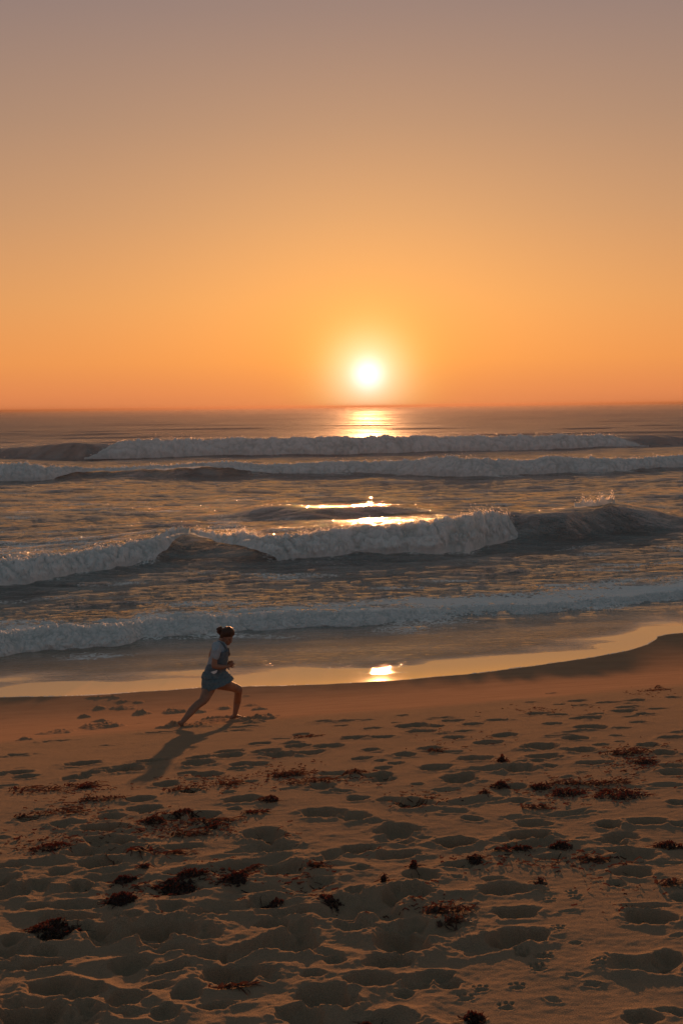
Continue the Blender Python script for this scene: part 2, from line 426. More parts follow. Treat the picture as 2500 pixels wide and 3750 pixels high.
# crop, x, y, w, h, angle, depth factor  (crop coordinates at half display scale)
DENTS = [
 (4,380,435,150,26,0),(4,90,478,110,34,10),(4,120,497,100,22),(4,345,500,120,30,10),(4,410,480,90,22),(4,480,462,70,26),(4,575,460,170,28,5),
 (4,695,423,140,32,8),(4,910,411,120,20),(4,910,436,150,26),(4,1045,382,130,26,8),(4,1190,342,110,30),(4,860,478,90,34),(4,950,487,140,34),
 (4,760,530,120,40),(4,1060,402,130,30),(4,1110,438,110,26),(4,1180,438,110,26),(4,1220,382,140,20),(4,1280,398,150,30),(4,1340,340,110,30),
 (4,1370,355,130,30),(4,1410,386,150,20),(4,1510,355,140,30),(4,1480,540,130,44,12),(4,650,600,130,46),(4,670,643,150,50,8),(4,510,680,120,50,15),
 (4,490,735,220,36,6),(4,930,672,150,50,10),(4,790,684,110,44),(4,1210,760,190,60,20,1.2),(4,1480,660,200,44,8),(4,1120,600,180,30,6),(4,1080,642,70,30),
 (4,1050,567,70,30),(4,1150,516,60,22),(4,880,560,90,34),(4,560,790,140,40),(4,1380,300,90,16),(4,1560,262,60,16),(4,1480,240,90,14),
 (5,0,262,60,18),(5,140,274,90,22),(5,280,216,60,14),(5,250,247,50,16),(5,330,264,170,30,10),(5,430,265,90,26),(5,510,240,120,24),(5,360,290,140,34,6),
 (5,60,317,130,28),(5,190,314,120,36,10),(5,600,254,120,22),(5,710,234,110,18),(5,520,316,110,24),(5,410,368,120,24),(5,130,370,90,22),(5,90,412,100,24),
 (5,290,396,110,36),(5,180,420,60,22),(5,250,433,80,18),(5,190,455,90,26),(5,430,455,160,40,8),(5,620,412,170,28),(5,670,340,150,26),(5,750,305,130,26),
 (5,900,205,140,40),(5,1000,210,110,30),(5,970,250,110,34),(5,910,356,180,44),(5,1080,318,140,32),(5,1100,372,150,32),(5,930,402,160,26),(5,810,460,170,48,0,1.1),
 (5,900,422,70,22),(5,950,445,80,18),(5,540,505,180,50,6),(5,190,510,110,40),(5,170,490,150,26),(5,350,530,60,24),(5,70,594,100,40),(5,220,600,110,40,15),
 (5,340,618,200,50,8),(5,60,680,150,50),(5,600,690,90,66,40),(5,260,740,200,60),(5,290,795,90,40),(5,510,797,200,40),(5,860,765,230,36),(5,880,710,160,34),
 (5,1220,718,110,50,0,1.1),(5,1410,703,190,34,6),(5,1280,766,180,34),(5,1270,797,90,26),(5,1410,350,120,34),(5,1480,386,130,34),(5,1510,316,120,30),
 (5,1520,445,110,30),(5,1520,475,130,30),(5,1260,306,60,18),(5,1280,332,50,16),(5,1190,348,80,18),(5,1220,155,130,34),(5,1100,168,110,24),(5,1350,145,120,20),
 (5,1450,182,110,34),(5,1300,195,150,26),(5,1520,130,110,22),(5,1130,225,160,30),(5,1150,268,160,22),(5,1390,208,100,24),(5,1360,245,90,18),(5,1290,272,80,18),
 (5,870,152,70,12),(5,1000,162,70,12),(5,1080,146,110,12),(5,960,112,80,10),(5,1540,615,100,30),(5,1160,432,180,18),(5,800,540,110,26),(5,820,605,100,26),
 (6,1230,80,160,60,18,1.2),(6,480,45,220,30,4),(6,460,205,200,50,10,1.1),(6,60,220,160,34),(6,380,150,110,70),(6,540,100,90,50),(6,850,125,200,26),
 (6,1300,235,190,60,10,1.1),(6,1530,160,120,60),(6,340,398,230,40,3),(6,170,405,120,34),(6,370,320,140,60),(6,280,250,110,60),(6,170,310,140,60,20),(6,40,280,100,40),
 (6,60,340,180,70),(6,790,400,140,50),(6,960,430,200,40),(6,800,500,200,100,10),(6,940,530,160,90,20),(6,680,500,170,50),(6,510,530,220,90),(6,590,455,130,50),
 (6,320,450,260,50),(6,710,560,160,60),(6,1300,435,250,40),(6,1200,390,130,50),(6,1330,570,260,100,0,1.2),(6,1250,480,160,50),(6,1380,500,140,60),(6,1540,650,110,90),
 (6,950,625,200,60),(6,590,670,200,60),(6,780,690,200,50,5),(6,1080,720,330,90,8,1.1),(6,850,810,150,110,0,1.1),(6,1240,740,100,70),(6,250,765,240,70,15),(6,400,785,180,70),
 (6,150,910,300,80,10),(6,580,830,200,90),(6,200,600,120,50),(6,210,665,200,44),(6,60,550,90,60),(6,1480,820,240,120,0,1.1),(6,380,890,160,90),(6,760,905,150,80),
 (6,1440,720,120,40),(6,1380,905,240,80),(6,1470,290,130,50),(6,60,860,100,70),(6,1000,870,150,50),(6,720,770,160,40),
 (7,740,325,250,56,2,1.15),(7,360,268,180,56,8,1.1),(7,310,345,240,70,6,1.1),(7,90,230,90,50),(7,520,112,190,44,8),(7,860,70,210,36),(7,260,165,220,44),(7,80,140,180,40),
 (7,1220,28,110,50),(7,1330,240,210,50,0,1.1),(7,1260,295,90,50),(7,1310,180,90,50),(7,800,435,220,56,12,1.15),(7,820,545,280,76,8,1.2),(7,1410,455,240,80,0,1.2),(7,1400,400,230,30),
 (7,1500,640,150,120,0,1.3),(7,1380,905,200,70),(7,270,560,270,120,0,1.2),(7,330,480,130,70,-20),(7,50,490,160,90),(7,210,655,240,64),(7,140,740,280,70),(7,430,715,180,50),
 (7,350,750,150,60),(7,490,750,120,60),(7,290,800,90,40),(7,30,840,130,160,0,1.1),(7,830,620,80,24),(7,920,632,90,20),(7,1075,571,60,18),(7,960,175,160,30),(7,540,215,180,30),
 (7,1560,360,110,60),(7,1520,198,170,16),(7,620,925,90,30),(7,1240,100,140,24),(7,1540,880,90,50),(7,700,280,120,24),(7,220,440,150,50),(7,60,335,110,40),(7,910,298,60,30),
]
MOUNDS = [(460,180,70,26,.035),(560,178,110,34,.03),(480,266,190,32,.045),(270,290,150,14,.03),(390,220,56,22,.045),(655,206,90,24,.05),(790,200,120,22,.045),
 (800,265,110,22,.055),(1030,182,80,22,.035),(1010,232,170,34,.04),(1190,232,130,30,.05),(1190,186,70,16,.03),(1155,167,70,14,.025),(1232,218,80,14,.035),
 (110,325,60,16,.03),(450,130,120,10,.02),(530,130,50,12,.02),(640,152,60,10,.02),(920,200,60,20,.045),(1000,240,220,26,.025),(900,262,200,18,.03),(1090,240,120,20,.035),
 (460,240,70,16,.03),(1170,245,120,16,.03),(560,150,70,12,.025),(1130,122,50,8,.015)]
PAWS = [(905,690),(810,770),(760,860),(900,680),(940,635),(1060,340),(960,380),(930,340),(1000,510),(1190,670),(640,780),(570,820),(1080,365),(830,620)]
_rows, _cols, _Z = build_sand()
def gz(x, y):
    c = x / max(y, 4.2)
    i = int(np.clip(np.searchsorted(_rows, y) - 1, 0, len(_rows) - 2)); j = int(np.clip(np.searchsorted(_cols, c) - 1, 0, len(_cols) - 2))
    fy = (y - _rows[i]) / (_rows[i+1] - _rows[i]); fx = (c - _cols[j]) / (_cols[j+1] - _cols[j])
    return float((_Z[i, j] * (1-fx) + _Z[i, j+1] * fx) * (1-fy) + (_Z[i+1, j] * (1-fx) + _Z[i+1, j+1] * fx) * fy)

# ------------------------------------------------------------------ breaking waves, traced crest and foot lines (display pixels)
H = {}
def line(pts):
    a = np.array(pts, float); return lambda x: np.interp(x, a[:, 0], a[:, 1])
def a_of(xd): return (xd * 2500 / 1568 - 1250) / F       # tangent of the bearing (roll is small)
def xd_of(a): return (a * F + 1250) * 1568 / 2500
class Wave:
    def __init__(s, foot, crest, wf, wb):
        xs = np.linspace(-700, 2268, 400)
        fl, cl = line(foot), line(crest)
        s.a = []; s.yf = []; s.h = []
        for x in xs:
            p = sea_depth(*D(x, float(fl(x))))
            y2 = p.y + wf
            r = ray(*D(x, float(cl(x))))
            hh = CAMZ + r.z / r.y * y2
            s.a.append(p.x / p.y); s.yf.append(p.y); s.h.append(max(0.02, hh))
        s.a = np.array(s.a); s.yf = np.array(s.yf); s.h = np.array(s.h); s.wf = wf; s.wb = wb
    def foot(s, a): return np.interp(a, s.a, s.yf)
    def hgt(s, a): return np.interp(a, s.a, s.h)
WA = Wave([(-700,1560),(0,1508),(60,1498),(170,1491),(300,1481),(330,1466),(450,1460),(600,1446),(700,1440),(870,1435),(1000,1425),(1100,1415),(1250,1408),(1400,1396),(1568,1376),(2268,1300)],
          [(-700,1490),(0,1440),(60,1436),(110,1424),(200,1424),(300,1420),(420,1408),(560,1404),(640,1398),(760,1400),(860,1396),(1000,1392),(1100,1388),(1250,1384),(1400,1370),(1568,1352),(2268,1280)], 0.9, 2.0)
WA2 = Wave([(-700,1538),(0,1472),(110,1456),(300,1450),(420,1432),(560,1428),(640,1420),(860,1416),(1000,1408),(1250,1390),(1568,1355),(2268,1290)],
           [(-700,1480),(0,1432),(60,1437),(110,1420),(180,1432),(250,1412),(330,1424),(420,1398),(500,1410),(560,1394),(640,1392),(720,1402),(800,1388),(860,1394),(930,1384),(1000,1392),(1100,1384),(1250,1376),(1400,1362),(1568,1345),(2268,1285)], 0.8, 1.5)
WB = Wave([(-700,1400),(0,1345),(50,1340),(100,1330),(180,1318),(250,1310),(300,1296),(350,1291),(420,1280),(500,1282),(560,1283),(650,1285),(720,1279),(800,1273),(900,1270),(1000,1268),(1080,1258),(1120,1250),(1180,1240),(1300,1236),(1400,1226),(1568,1218),(2268,1190)],
          [(-700,1330),(0,1282),(60,1275),(150,1264),(220,1258),(300,1242),(350,1231),(400,1227),(440,1226),(500,1240),(560,1239),(620,1227),(700,1222),(780,1211),(860,1204),(940,1199),(1000,1193),(1060,1186),(1110,1176),(1132,1167),(1160,1178),(1200,1184),(1240,1181),(1290,1177),(1330,1174),(1360,1174),(1400,1168),(1440,1174),(1500,1184),(1568,1196),(2268,1180)], 1.5, 4.5)
WC = Wave([(-700,1125),(0,1105),(100,1102),(200,1094),(300,1094),(450,1096),(560,1092),(700,1090),(850,1088),(1000,1093),(1100,1095),(1200,1090),(1300,1086),(1400,1083),(1568,1072),(2268,1055)],
          [(-700,1075),(0,1065),(60,1062),(100,1070),(190,1079),(300,1081),(400,1077),(440,1074),(560,1070),(700,1062),(800,1058),(860,1060),(960,1055),(1030,1047),(1100,1052),(1200,1058),(1260,1048),(1350,1052),(1450,1052),(1568,1045),(2268,1030)], 2.2, 6)
WD = Wave([(-700,1060),(0,1046),(200,1052),(500,1046),(800,1043),(1100,1035),(1300,1030),(1568,1022),(2268,1010)],
          [(-700,1035),(0,1028),(100,1018),(200,1012),(300,1010),(500,1008),(700,1005),(900,1002),(1100,1002),(1280,998),(1400,998),(1568,1001),(2268,995)], 3.2, 9)
WE = Wave([(-700,1200),(400,1186),(550,1186),(700,1190),(850,1182),(1000,1176),(1150,1170),(2268,1150)],
          [(-700,1200),(400,1184),(520,1174),(580,1163),(650,1154),(720,1160),(800,1158),(900,1156),(1000,1158),(1100,1156),(1180,1158),(1250,1160),(1400,1158),(2268,1150)], 2.0, 3.5)
WG = Wave([(-700,1380),(800,1372),(900,1370),(1000,1368),(1100,1364),(1300,1352),(2268,1300)],
          [(-700,1380),(800,1370),(880,1361),(1000,1357),(1080,1356),(1150,1355),(1300,1350),(2268,1300)], 0.8, 1.2)
# where each wave carries foam, in display pixels: (from, to, ...)
FOAMB = [(WB, [(-700, 1185)]), (WC, [(-700, 150), (580, 2200)]), (WD, [(225, 1470)])]
def fmask(w, rngs, a, soft=12.0):
    xd = xd_of(a); m_ = np.zeros_like(xd)
    for lo_, hi_ in rngs: m_ = np.maximum(m_, sstep(lo_ - soft, lo_ + soft, xd) * sstep(hi_ + soft, hi_ - soft, xd))
    return m_

def sea_height(A, Y, dy):
    X = A * Y
    Zs = np.zeros_like(Y)
    fade = sstep(27.5, 33, Y - CONT * X)                       # calm in the shallows
    V = Y - 0.12 * X
    far = 1 / (1 + Y / 900)
    for i, (lam, amp) in enumerate([(80, .22), (36, .26), (14, .24), (7.0, .16), (3.6, .17), (1.8, .12), (.9, .068), (.45, .034), (.22, .014)]):
        vis = np.clip(lam / (2.6 * dy) - 0.6, 0, 1)
        n = pn(X / (lam * 3.0) + i * 7.7, V / lam, 70 + i)
        if lam < 5: n = 0.45 * n + 0.55 * (0.5 - 1.7 * np.abs(pn(X / (lam * 2.6) - 3.1 * i, V / (lam * 1.05), 90 + i)))
        k = fade if lam < 2 else fade * sstep(29, 50, Y)
        if lam > 30: k = sstep(150, 260, Y)
        Zs += amp * n * vis * k * (0.9 if lam < 5 else 1)
    for w, fm, p in ((WB, 0, 1), (WC, 1, 1), (WD, 2, 1), (WE, None, 1), (WG, None, 1), (WA, None, .42)):
        yf = w.foot(A); h = w.hgt(A) * p
        f_ = 0.0
        if fm is not None: f_ = fmask(w, FOAMB[fm][1], A, 45)
        h = h * (1 - 0.22 * f_)
        if w is WE: h = .72 * h * (1 + .25 * pn(A * Y / 2.0, Y * 0, 5)) * sstep(380, 600, xd_of(A)) * sstep(1500, 1150, xd_of(A))
        if w is WG: h = h * sstep(820, 900, xd_of(A)) * sstep(1250, 1080, xd_of(A))
        wf = w.wf * (1 + 0.45 * f_)
        s = (Y - yf - 0.0)
        front = sstep(-0.15 * w.wf, wf, s) ** 1.25
        back = np.exp(-np.clip(s - wf, 0, None) ** 2 / (w.wb ** 2))
        Zs += h * np.where(s < wf, front, back)
        # trough ahead of the wave
        Zs -= 0.16 * h * np.exp(-((s + 1.1 * w.wf) / (1.2 * w.wf)) ** 2)
    return Zs

def build_sea():
    rows = np.concatenate([np.arange(18, 36, 0.055), np.arange(36, 60, 0.085), geo(60, 160, 1.0024), geo(160, 1000, 1.008), geo(1000, 28000, 1.06), [28000.]])
    cols = spread(0.33, 780, 4.0, 30)
    dyr = np.gradient(rows)
    A = np.repeat(cols[None, :], len(rows), 0); Y = np.repeat(rows[:, None], len(cols), 1); dy = np.repeat(dyr[:, None], len(cols), 1)
    X = A * Y
    Zs = sea_height(A, Y, dy)
    G = ground(X, Y)
    e = edge(X) + 0.05 * pn(X / 0.5, X * 0 + 3, 5) + 0.02 * pn(X / 0.15, X * 0 + 3, 6)
    s = Y - e                                                    # metres seaward of the swash edge
    thin = 0.001 + 0.020 * sstep(0, 4, s) 
    U = Y - CONT * X
    sw = sstep(0.5, 2.5, s) * sstep(32, 27, U)
    thin = thin + sw * (0.006 * pn(X / 0.5, Y / 0.22, 61) + 0.0035 * pn(X / 0.2, Y / 0.1, 62)) * sstep(1.2, 3.5, s)
    lip = 0.0 * np.exp(-((s - 0.06) / 0.06) ** 2)
    film = G + thin + lip
    k = 0.04
    Z = np.maximum(Zs, film)
    Z = np.where(s < 0, G + 0.001 - 0.10 * np.clip(-s, 0, 1.2), Z)
    xd = xd_of(A)
    # attributes
    deep = sstep(28.5, 34, U)
    sandy_sheen = 1 - sstep(26.5, 31.5, U)
    foot = WA.foot(A)
    ripple = 0.0 + 0.75 * sstep(1.1, 3.4, s + 0.9 * pn(X / 1.5, Y / 0.8, 41)) + 0.75 * sstep(foot - .5, foot + 3, Y)
    ripple = ripple * (0.75 + 0.5 * np.clip(pn(X / 2.6, Y / 0.9, 44), -1, 1))
    rough = 0.07 + 0.52 * sstep(70, 300, Y) + 0.15 * sstep(400, 3000, Y)
    rough = np.where(sandy_sheen > 0.5, 0.05 + 0.13*sstep(1.4, 4.0, s), rough)
    rough = rough + (sandy_sheen < .5) * sstep(120, 220, Y) * (0.12 * pn(X / 30, Y / 14, 81) + 0.12 * pn(X / 90, Y / 60, 82) + 0.08)
    foam = np.zeros_like(Y)
    foam += 0.5 * sstep(0.35, 0.9, pn(X / 9, Y / 5, 83)) * sstep(110, 160, Y) * sstep(900, 400, Y)
    foam += 0.85 * np.exp(-((Y - foot - 1.6) / np.where(Y < foot + 1.6, 1.1, 2.3)) ** 2)
    foam += 0.40 * sstep(1050, 1400, xd) * np.exp(-((Y - foot - 3.5) / 2.6) ** 2)
    bf = WB.foot(A); fB = fmask(WB, FOAMB[0][1], A, 60)
    foam += (0.50 * np.exp(-((Y - bf - 7) / 5.0) ** 2) * sstep(560, 150, xd) + 0.25 * fB * (1 - .8 * sstep(350, 390, xd) * sstep(620, 560, xd)) * np.exp(-((Y - bf - 4) / 3.0) ** 2))
    foam += 0.55 * fB * (1 - sstep(350, 390, xd) * sstep(620, 560, xd)) * np.exp(-((Y - bf - 0.6) / 1.0) ** 2)
    for w, i in ((WC, 1), (WD, 2)):
        f_ = fmask(w, FOAMB[i][1], A, 30); yf = w.foot(A)
        foam += 0.5 * f_ * np.exp(-((Y - yf - 1.5) / 2.5) ** 2)
    foam += 0.58 * (1 - np.exp(-((Y - WB.foot(A) - 1.5) / 3.0) ** 2)) * (s > 4) * sstep(0.0, 0.7, pn(X / 3.5 + 5, Y / 1.6, 77)) * sstep(150, 60, Y)
    foam += 0.62 * np.exp(-((s - 0.05) / 0.045) ** 2)
    # leftover foam threads in the swash
    foam += 0.24 * sstep(0.3, 0.8, pn(X / 1.6, Y / 0.35, 47)) * (sandy_sheen > .3) * sstep(0.3, 1, s)
    foam = np.clip(foam * (0.85 + 0.4 * pn(X / 1.8, Y / 1.2, 48)), 0, 1)
    V = np.stack([X, Y, Z], -1).reshape(-1, 3)
    me = mesh_from('sea', V, grid_quads(len(rows), len(cols)), WATER,
                   attrs={'foam': foam, 'sandy_sheen': sandy_sheen, 'ripple': ripple, 'rough': rough})
    link('water', me, kind='structure', label='choppy green grey sea with orange sunset sheen and a thin wash over wet sand')
build_sea()

# ------------------------------------------------------------------ white water
def pn3(x, y, z_, s):           # cheap 3-D noise from three planes
    return (pn(x, y, s) + pn(y + 31.7, z_ - 11.3, s + 1) + pn(z_ + 5.1, x - 7.7, s + 2)) * 0.62
def foam_band(name, w, x0, x1, ncol, nrow, label, lump=1.0, seed=0, soft=14, wf=None, zb=0.0, hs=1.0, spray=0, ragged=0.3, thickmin=0.0, tmin=None):
    rr = np.random.default_rng(seed + 5)
    xd = np.linspace(x0 - soft, x1 + soft, ncol); a = a_of(xd)
    m_ = sstep(x0 - soft, x0 + soft, xd) * sstep(x1 + soft, x1 - soft, xd)
    yf = w.foot(a); h = w.hgt(a) * hs; wf_ = (wf or w.wf)
    xs = a * yf
    yf = yf + ragged * pn(xs / 1.1, xs * 0 + seed, seed) + ragged * .4 * pn(xs / .35, xs * 0 + seed, seed + 1)
    h = h * (0.06 + 0.94 * m_) * (1 + 0.07 * pn(xs / .9, xs * 0, seed + 2) + 0.05 * pn(xs / .3, xs * 0, seed + 3))
    t = np.linspace(0, 1, nrow)[:, None]
    if tmin: t = t * (1 - np.interp(xd, *tmin))[None] + np.interp(xd, *tmin)[None]
    ph = t * 2.25
    yy = yf[None] + wf_ * (1 - np.cos(ph)) * (0.4 + 0.6 * m_[None])
    sn = np.clip(np.sin(ph), 0, None) ** 0.85
    zz = zb + h[None] * sn
    zz = np.where(t > 0.72, zz - (t - 0.72) / 0.28 * h[None] * 1.0, zz) - 0.05
    zz = np.where(t < 0.03, zz - 0.1, zz)
    xx = a[None] * yy
    hm = float(np.median(h)) 
    q = hm
    b1 = np.abs(pn3(xx / (.60*q), yy / (.6*q), zz / (.6*q), seed + 11))
    b2 = np.abs(pn3(xx / (.27*q), yy / (.27*q), zz / (.3*q), seed + 15))
    b3 = np.abs(pn3(xx / (.12*q), yy / (.12*q), zz / (.14*q), seed + 19))
    b4 = pn3(xx / (.05*q), yy / (.05*q), zz / (.06*q), seed + 23)
    b0 = pn(xx / (1.6*q), yy / (1.6*q), seed + 29)
    dsp = q * lump * (0.16 * b0 + 0.22 * b1 + 0.15 * b2 + 0.08 * b3 + 0.03 * b4) - 0.1 * q * lump
    win = sstep(0, 0.12, t) * sstep(1.0, 0.8, t) * (0.3 + 0.7 * m_[None])
    ny = -np.cos(ph) ; nz = np.abs(np.sin(ph))
    yy2 = yy + dsp * win * ny; zz2 = zz + dsp * win * nz
    if tmin:
        k_ = np.clip(np.interp(xd, *tmin) * 3, 0, 1)[None]
        yc = yf[None] + w.wf * (0.1 + 1.3 * t); Ac = np.broadcast_to(a[None], yc.shape)
        zc = sea_height(Ac, yc, np.full(yc.shape, .12)) + .12 * np.sin(np.pi * np.clip((t - t[0]) / (1 - t[0]), 0, 1)) * (1 + b2 * 2) + .07
        yy2 = yy2 * (1 - k_) + yc * k_; zz2 = zz2 * (1 - k_) + zc * k_
    xx2 = xx + 0.3 * dsp * win * pn3(xx / (.3*q), yy / (.3*q), zz / (.3*q), seed + 31)
    thick = np.clip(thickmin + 0.25 + 1.3 * (b1 + 0.6 * b2) + 0.4 * b0, 0, 1) * (0.5 + 0.5 * m_[None])
    V = np.stack([xx2, yy2, zz2], -1).reshape(-1, 3); thick = np.broadcast_to(thick, xx2.shape).reshape(-1)
    Q = grid_quads(nrow, ncol)
    T = None
    if spray:
        j = rr.integers(0, ncol, spray); keep = rr.random(spray) < m_[j] * (0.25 + 0.75 * np.clip(pn(xs[j] / 1.4, xs[j] * 0 + 9, seed + 41) * 2 + .4, 0, 1)); j = j[keep]; n = len(j)
        ic = int(nrow * 0.66)
        i = np.clip(ic + rr.integers(-int(nrow*.16), int(nrow*.08), n), 0, nrow - 1)
        P0 = np.stack([xx2[i, j], yy2[i, j], zz2[i, j]], -1)
        P0[:, 2] += rr.exponential(0.085 * hm, n) ; P0[:, 1] += rr.normal(0, .15 * hm, n); P0[:, 0] += rr.normal(0, .05 * hm, n)
        sz = rr.uniform(0.008, 0.026, n) * (0.7 + w.foot(a)[j] / 120) * (hm ** .5)
        vs_ = P0[:, None] + rr.normal(0, .8, (n, 3, 3)) * sz[:, None, None]
        T = np.arange(n * 3).reshape(-1, 3)
        sp = mesh_from('spray', vs_.reshape(-1, 3), None, SPRAY, tris=T)
    me = mesh_from(name, V, Q, FOAM, attrs={'thick': thick})
    o = link(name, me, label=label, cat='wave')
    if spray: link('spray', sp, o, kind='stuff')
    return o
foam_band('shore_break', WA, -500, 2100, 2000, 70, 'lowest white foam line tumbling onto the wet sand behind the runner', 1.25, 1, wf=1.0, spray=5000, ragged=0.28, thickmin=.05, hs=.82)
foam_band('foam_line', WA2, -500, 1250, 1200, 50, 'second ragged foam ridge directly behind the lowest foam line', 1.5, 400, wf=.8, spray=2500, soft=200, ragged=.4, hs=.82)
foam_band('breaking_wave', WB, -500, 405, 900, 70, 'left white water of the nearest full breaker, cut off by the left frame edge', 1.0, 50, wf=1.2, spray=5000, soft=20, tmin=([350, 410], [0, .8]))
foam_band('breaking_wave', WB, 445, 1182, 1150, 76, 'long tall white water roll in the middle of the nearest full breaker', 1.0, 100, wf=1.2, spray=12000, soft=18, tmin=([440, 500, 640], [.85, .7, 0]))
foam_band('breaking_wave', WC, -500, 2000, 1700, 44, 'grey white water roll of the second breaker from the horizon, thin at left centre', 0.9, 200, spray=9000, soft=50, tmin=([120, 220, 500, 640], [0, .6, .5, .02]))
foam_band('breaking_wave', WD, 245, 1440, 1100, 36, 'farthest hazy foam roll just under the horizon', 0.7, 250, spray=3000, soft=50)
foam_band('whitecap', WB, 1345, 1412, 120, 40, 'small spray plume on the crest of the smooth green wave at right', 1.0, 300, spray=2500, soft=14, tmin=([1300, 1450], [.93, .93]), hs=1.05)

# ------------------------------------------------------------------ haze over the sea
def build_haze():
    v = [(x, y, z_) for z_ in (-8.0, 8.6) for x, y in ((-118000, -80), (118000, -80), (118000, 30000), (-118000, 30000))]
    f = [(0, 3, 2, 1), (4, 5, 6, 7), (0, 1, 5, 4), (1, 2, 6, 5), (2, 3, 7, 6), (3, 0, 4, 7)]
    me = bpy.data.meshes.new('haze'); me.from_pydata(v, [], f); me.update()
    M = MT('haze'); p = M.n('ShaderNodeVolumePrincipled')
    p.inputs['Color'].default_value = (0.080, 0.054, 0.045, 1); p.inputs['Density'].default_value = 0.00028
    p.inputs['Anisotropy'].default_value = 0.7
    M.l(p.outputs[0], M.out.inputs['Volume']); me.materials.append(M.m)
    link('haze', me, kind='stuff', label='thin sea haze glowing orange under the sun', cat='haze')
build_haze()

# ------------------------------------------------------------------ the runner
import bmesh
def dg(o):
    bpy.context.view_layer.update()
    d_ = bpy.context.evaluated_depsgraph_get(); me = bpy.data.meshes.new_from_object(o.evaluated_get(d_)); return me
def round_cones(segs, seg=14):
    """list of (p, rp, q, rq): convex hull of two spheres each, all in one bmesh"""
    allv = []; allf = []
    for (p, rp, q, rq) in segs:
        b = bmesh.new()
        for c, r in ((p, rp), (q, rq)):
            bmesh.ops.create_uvsphere(b, u_segments=seg, v_segments=seg // 2 + 2, radius=r, matrix=Matrix.Translation(c))
        g = bmesh.ops.convex_hull(b, input=b.verts)
        bmesh.ops.delete(b, geom=[v for v in b.verts if not v.link_faces], context='VERTS')
        inner = [v for v in set(x for x in g['geom_interior'] if isinstance(x, bmesh.types.BMVert)) if v.is_valid]
        if inner: bmesh.ops.delete(b, geom=inner, context='VERTS')
        bmesh.ops.recalc_face_normals(b, faces=b.faces)
        o_ = len(allv); b.verts.index_update()
        allv += [v.co.copy() for v in b.verts]; allf += [[v.index + o_ for v in f.verts] for f in b.faces]
        b.free()
    return allv, allf
def fuse(name, segs, voxel, mats, smooth=4, displace=None):
    v, f = round_cones(segs); me = bpy.data.meshes.new(name); me.from_pydata([tuple(x) for x in v], [], f); me.update()
    o = bpy.data.objects.new(name, me); C.objects.link(o)
    md = o.modifiers.new('r', 'REMESH'); md.mode = 'VOXEL'; md.voxel_size = voxel; md.use_smooth_shade = True
    ms = o.modifiers.new('s', 'SMOOTH'); ms.factor = 0.5; ms.iterations = smooth
    out = dg(o); bpy.data.objects.remove(o); out.name = name
    for m_ in mats: out.materials.append(m_)
    if displace:
        co = np.empty(len(out.vertices) * 3, np.float32); out.vertices.foreach_get('co', co); co = co.reshape(-1, 3)
        nn = np.array([v_.normal[:] for v_ in out.vertices])
        co = co + nn * displace(co)[:, None]; out.vertices.foreach_set('co', co.astype(np.float32).ravel()); out.update()
    out.polygons.foreach_set('use_smooth', np.ones(len(out.polygons), dtype=bool))
    return out

SKIN = mat_simple('skin', (0.20, 0.105, 0.070), (0.25, 0.135, 0.09), 8, 0.6)
EYE = mat_simple('eye', (0.02, 0.015, 0.012), (0.03, 0.02, 0.015), 8, 0.4)
LIP = mat_simple('lip', (0.20, 0.07, 0.055), (0.22, 0.08, 0.06), 8, 0.5)
HAIR = mat_simple('dark_brown_hair', (0.018, 0.010, 0.007), (0.045, 0.022, 0.014), 60, 0.5, 0.6, 150, 0.10, (0.5, 0.12, 0.04), (1, 1, 6))
SHIRT = mat_simple('pale_blue_blouse', (0.24, 0.32, 0.40), (0.32, 0.41, 0.49), 25, 0.9, 0.4, 60, 0.10)
DENIM = mat_simple('denim_pinafore', (0.06, 0.115, 0.15), (0.10, 0.17, 0.205), 35, 0.95, 0.5, 120)
DENIM2 = mat_simple('dark_denim', (0.065, 0.115, 0.155), (0.10, 0.155, 0.20), 35, 0.95, 0.5, 120)

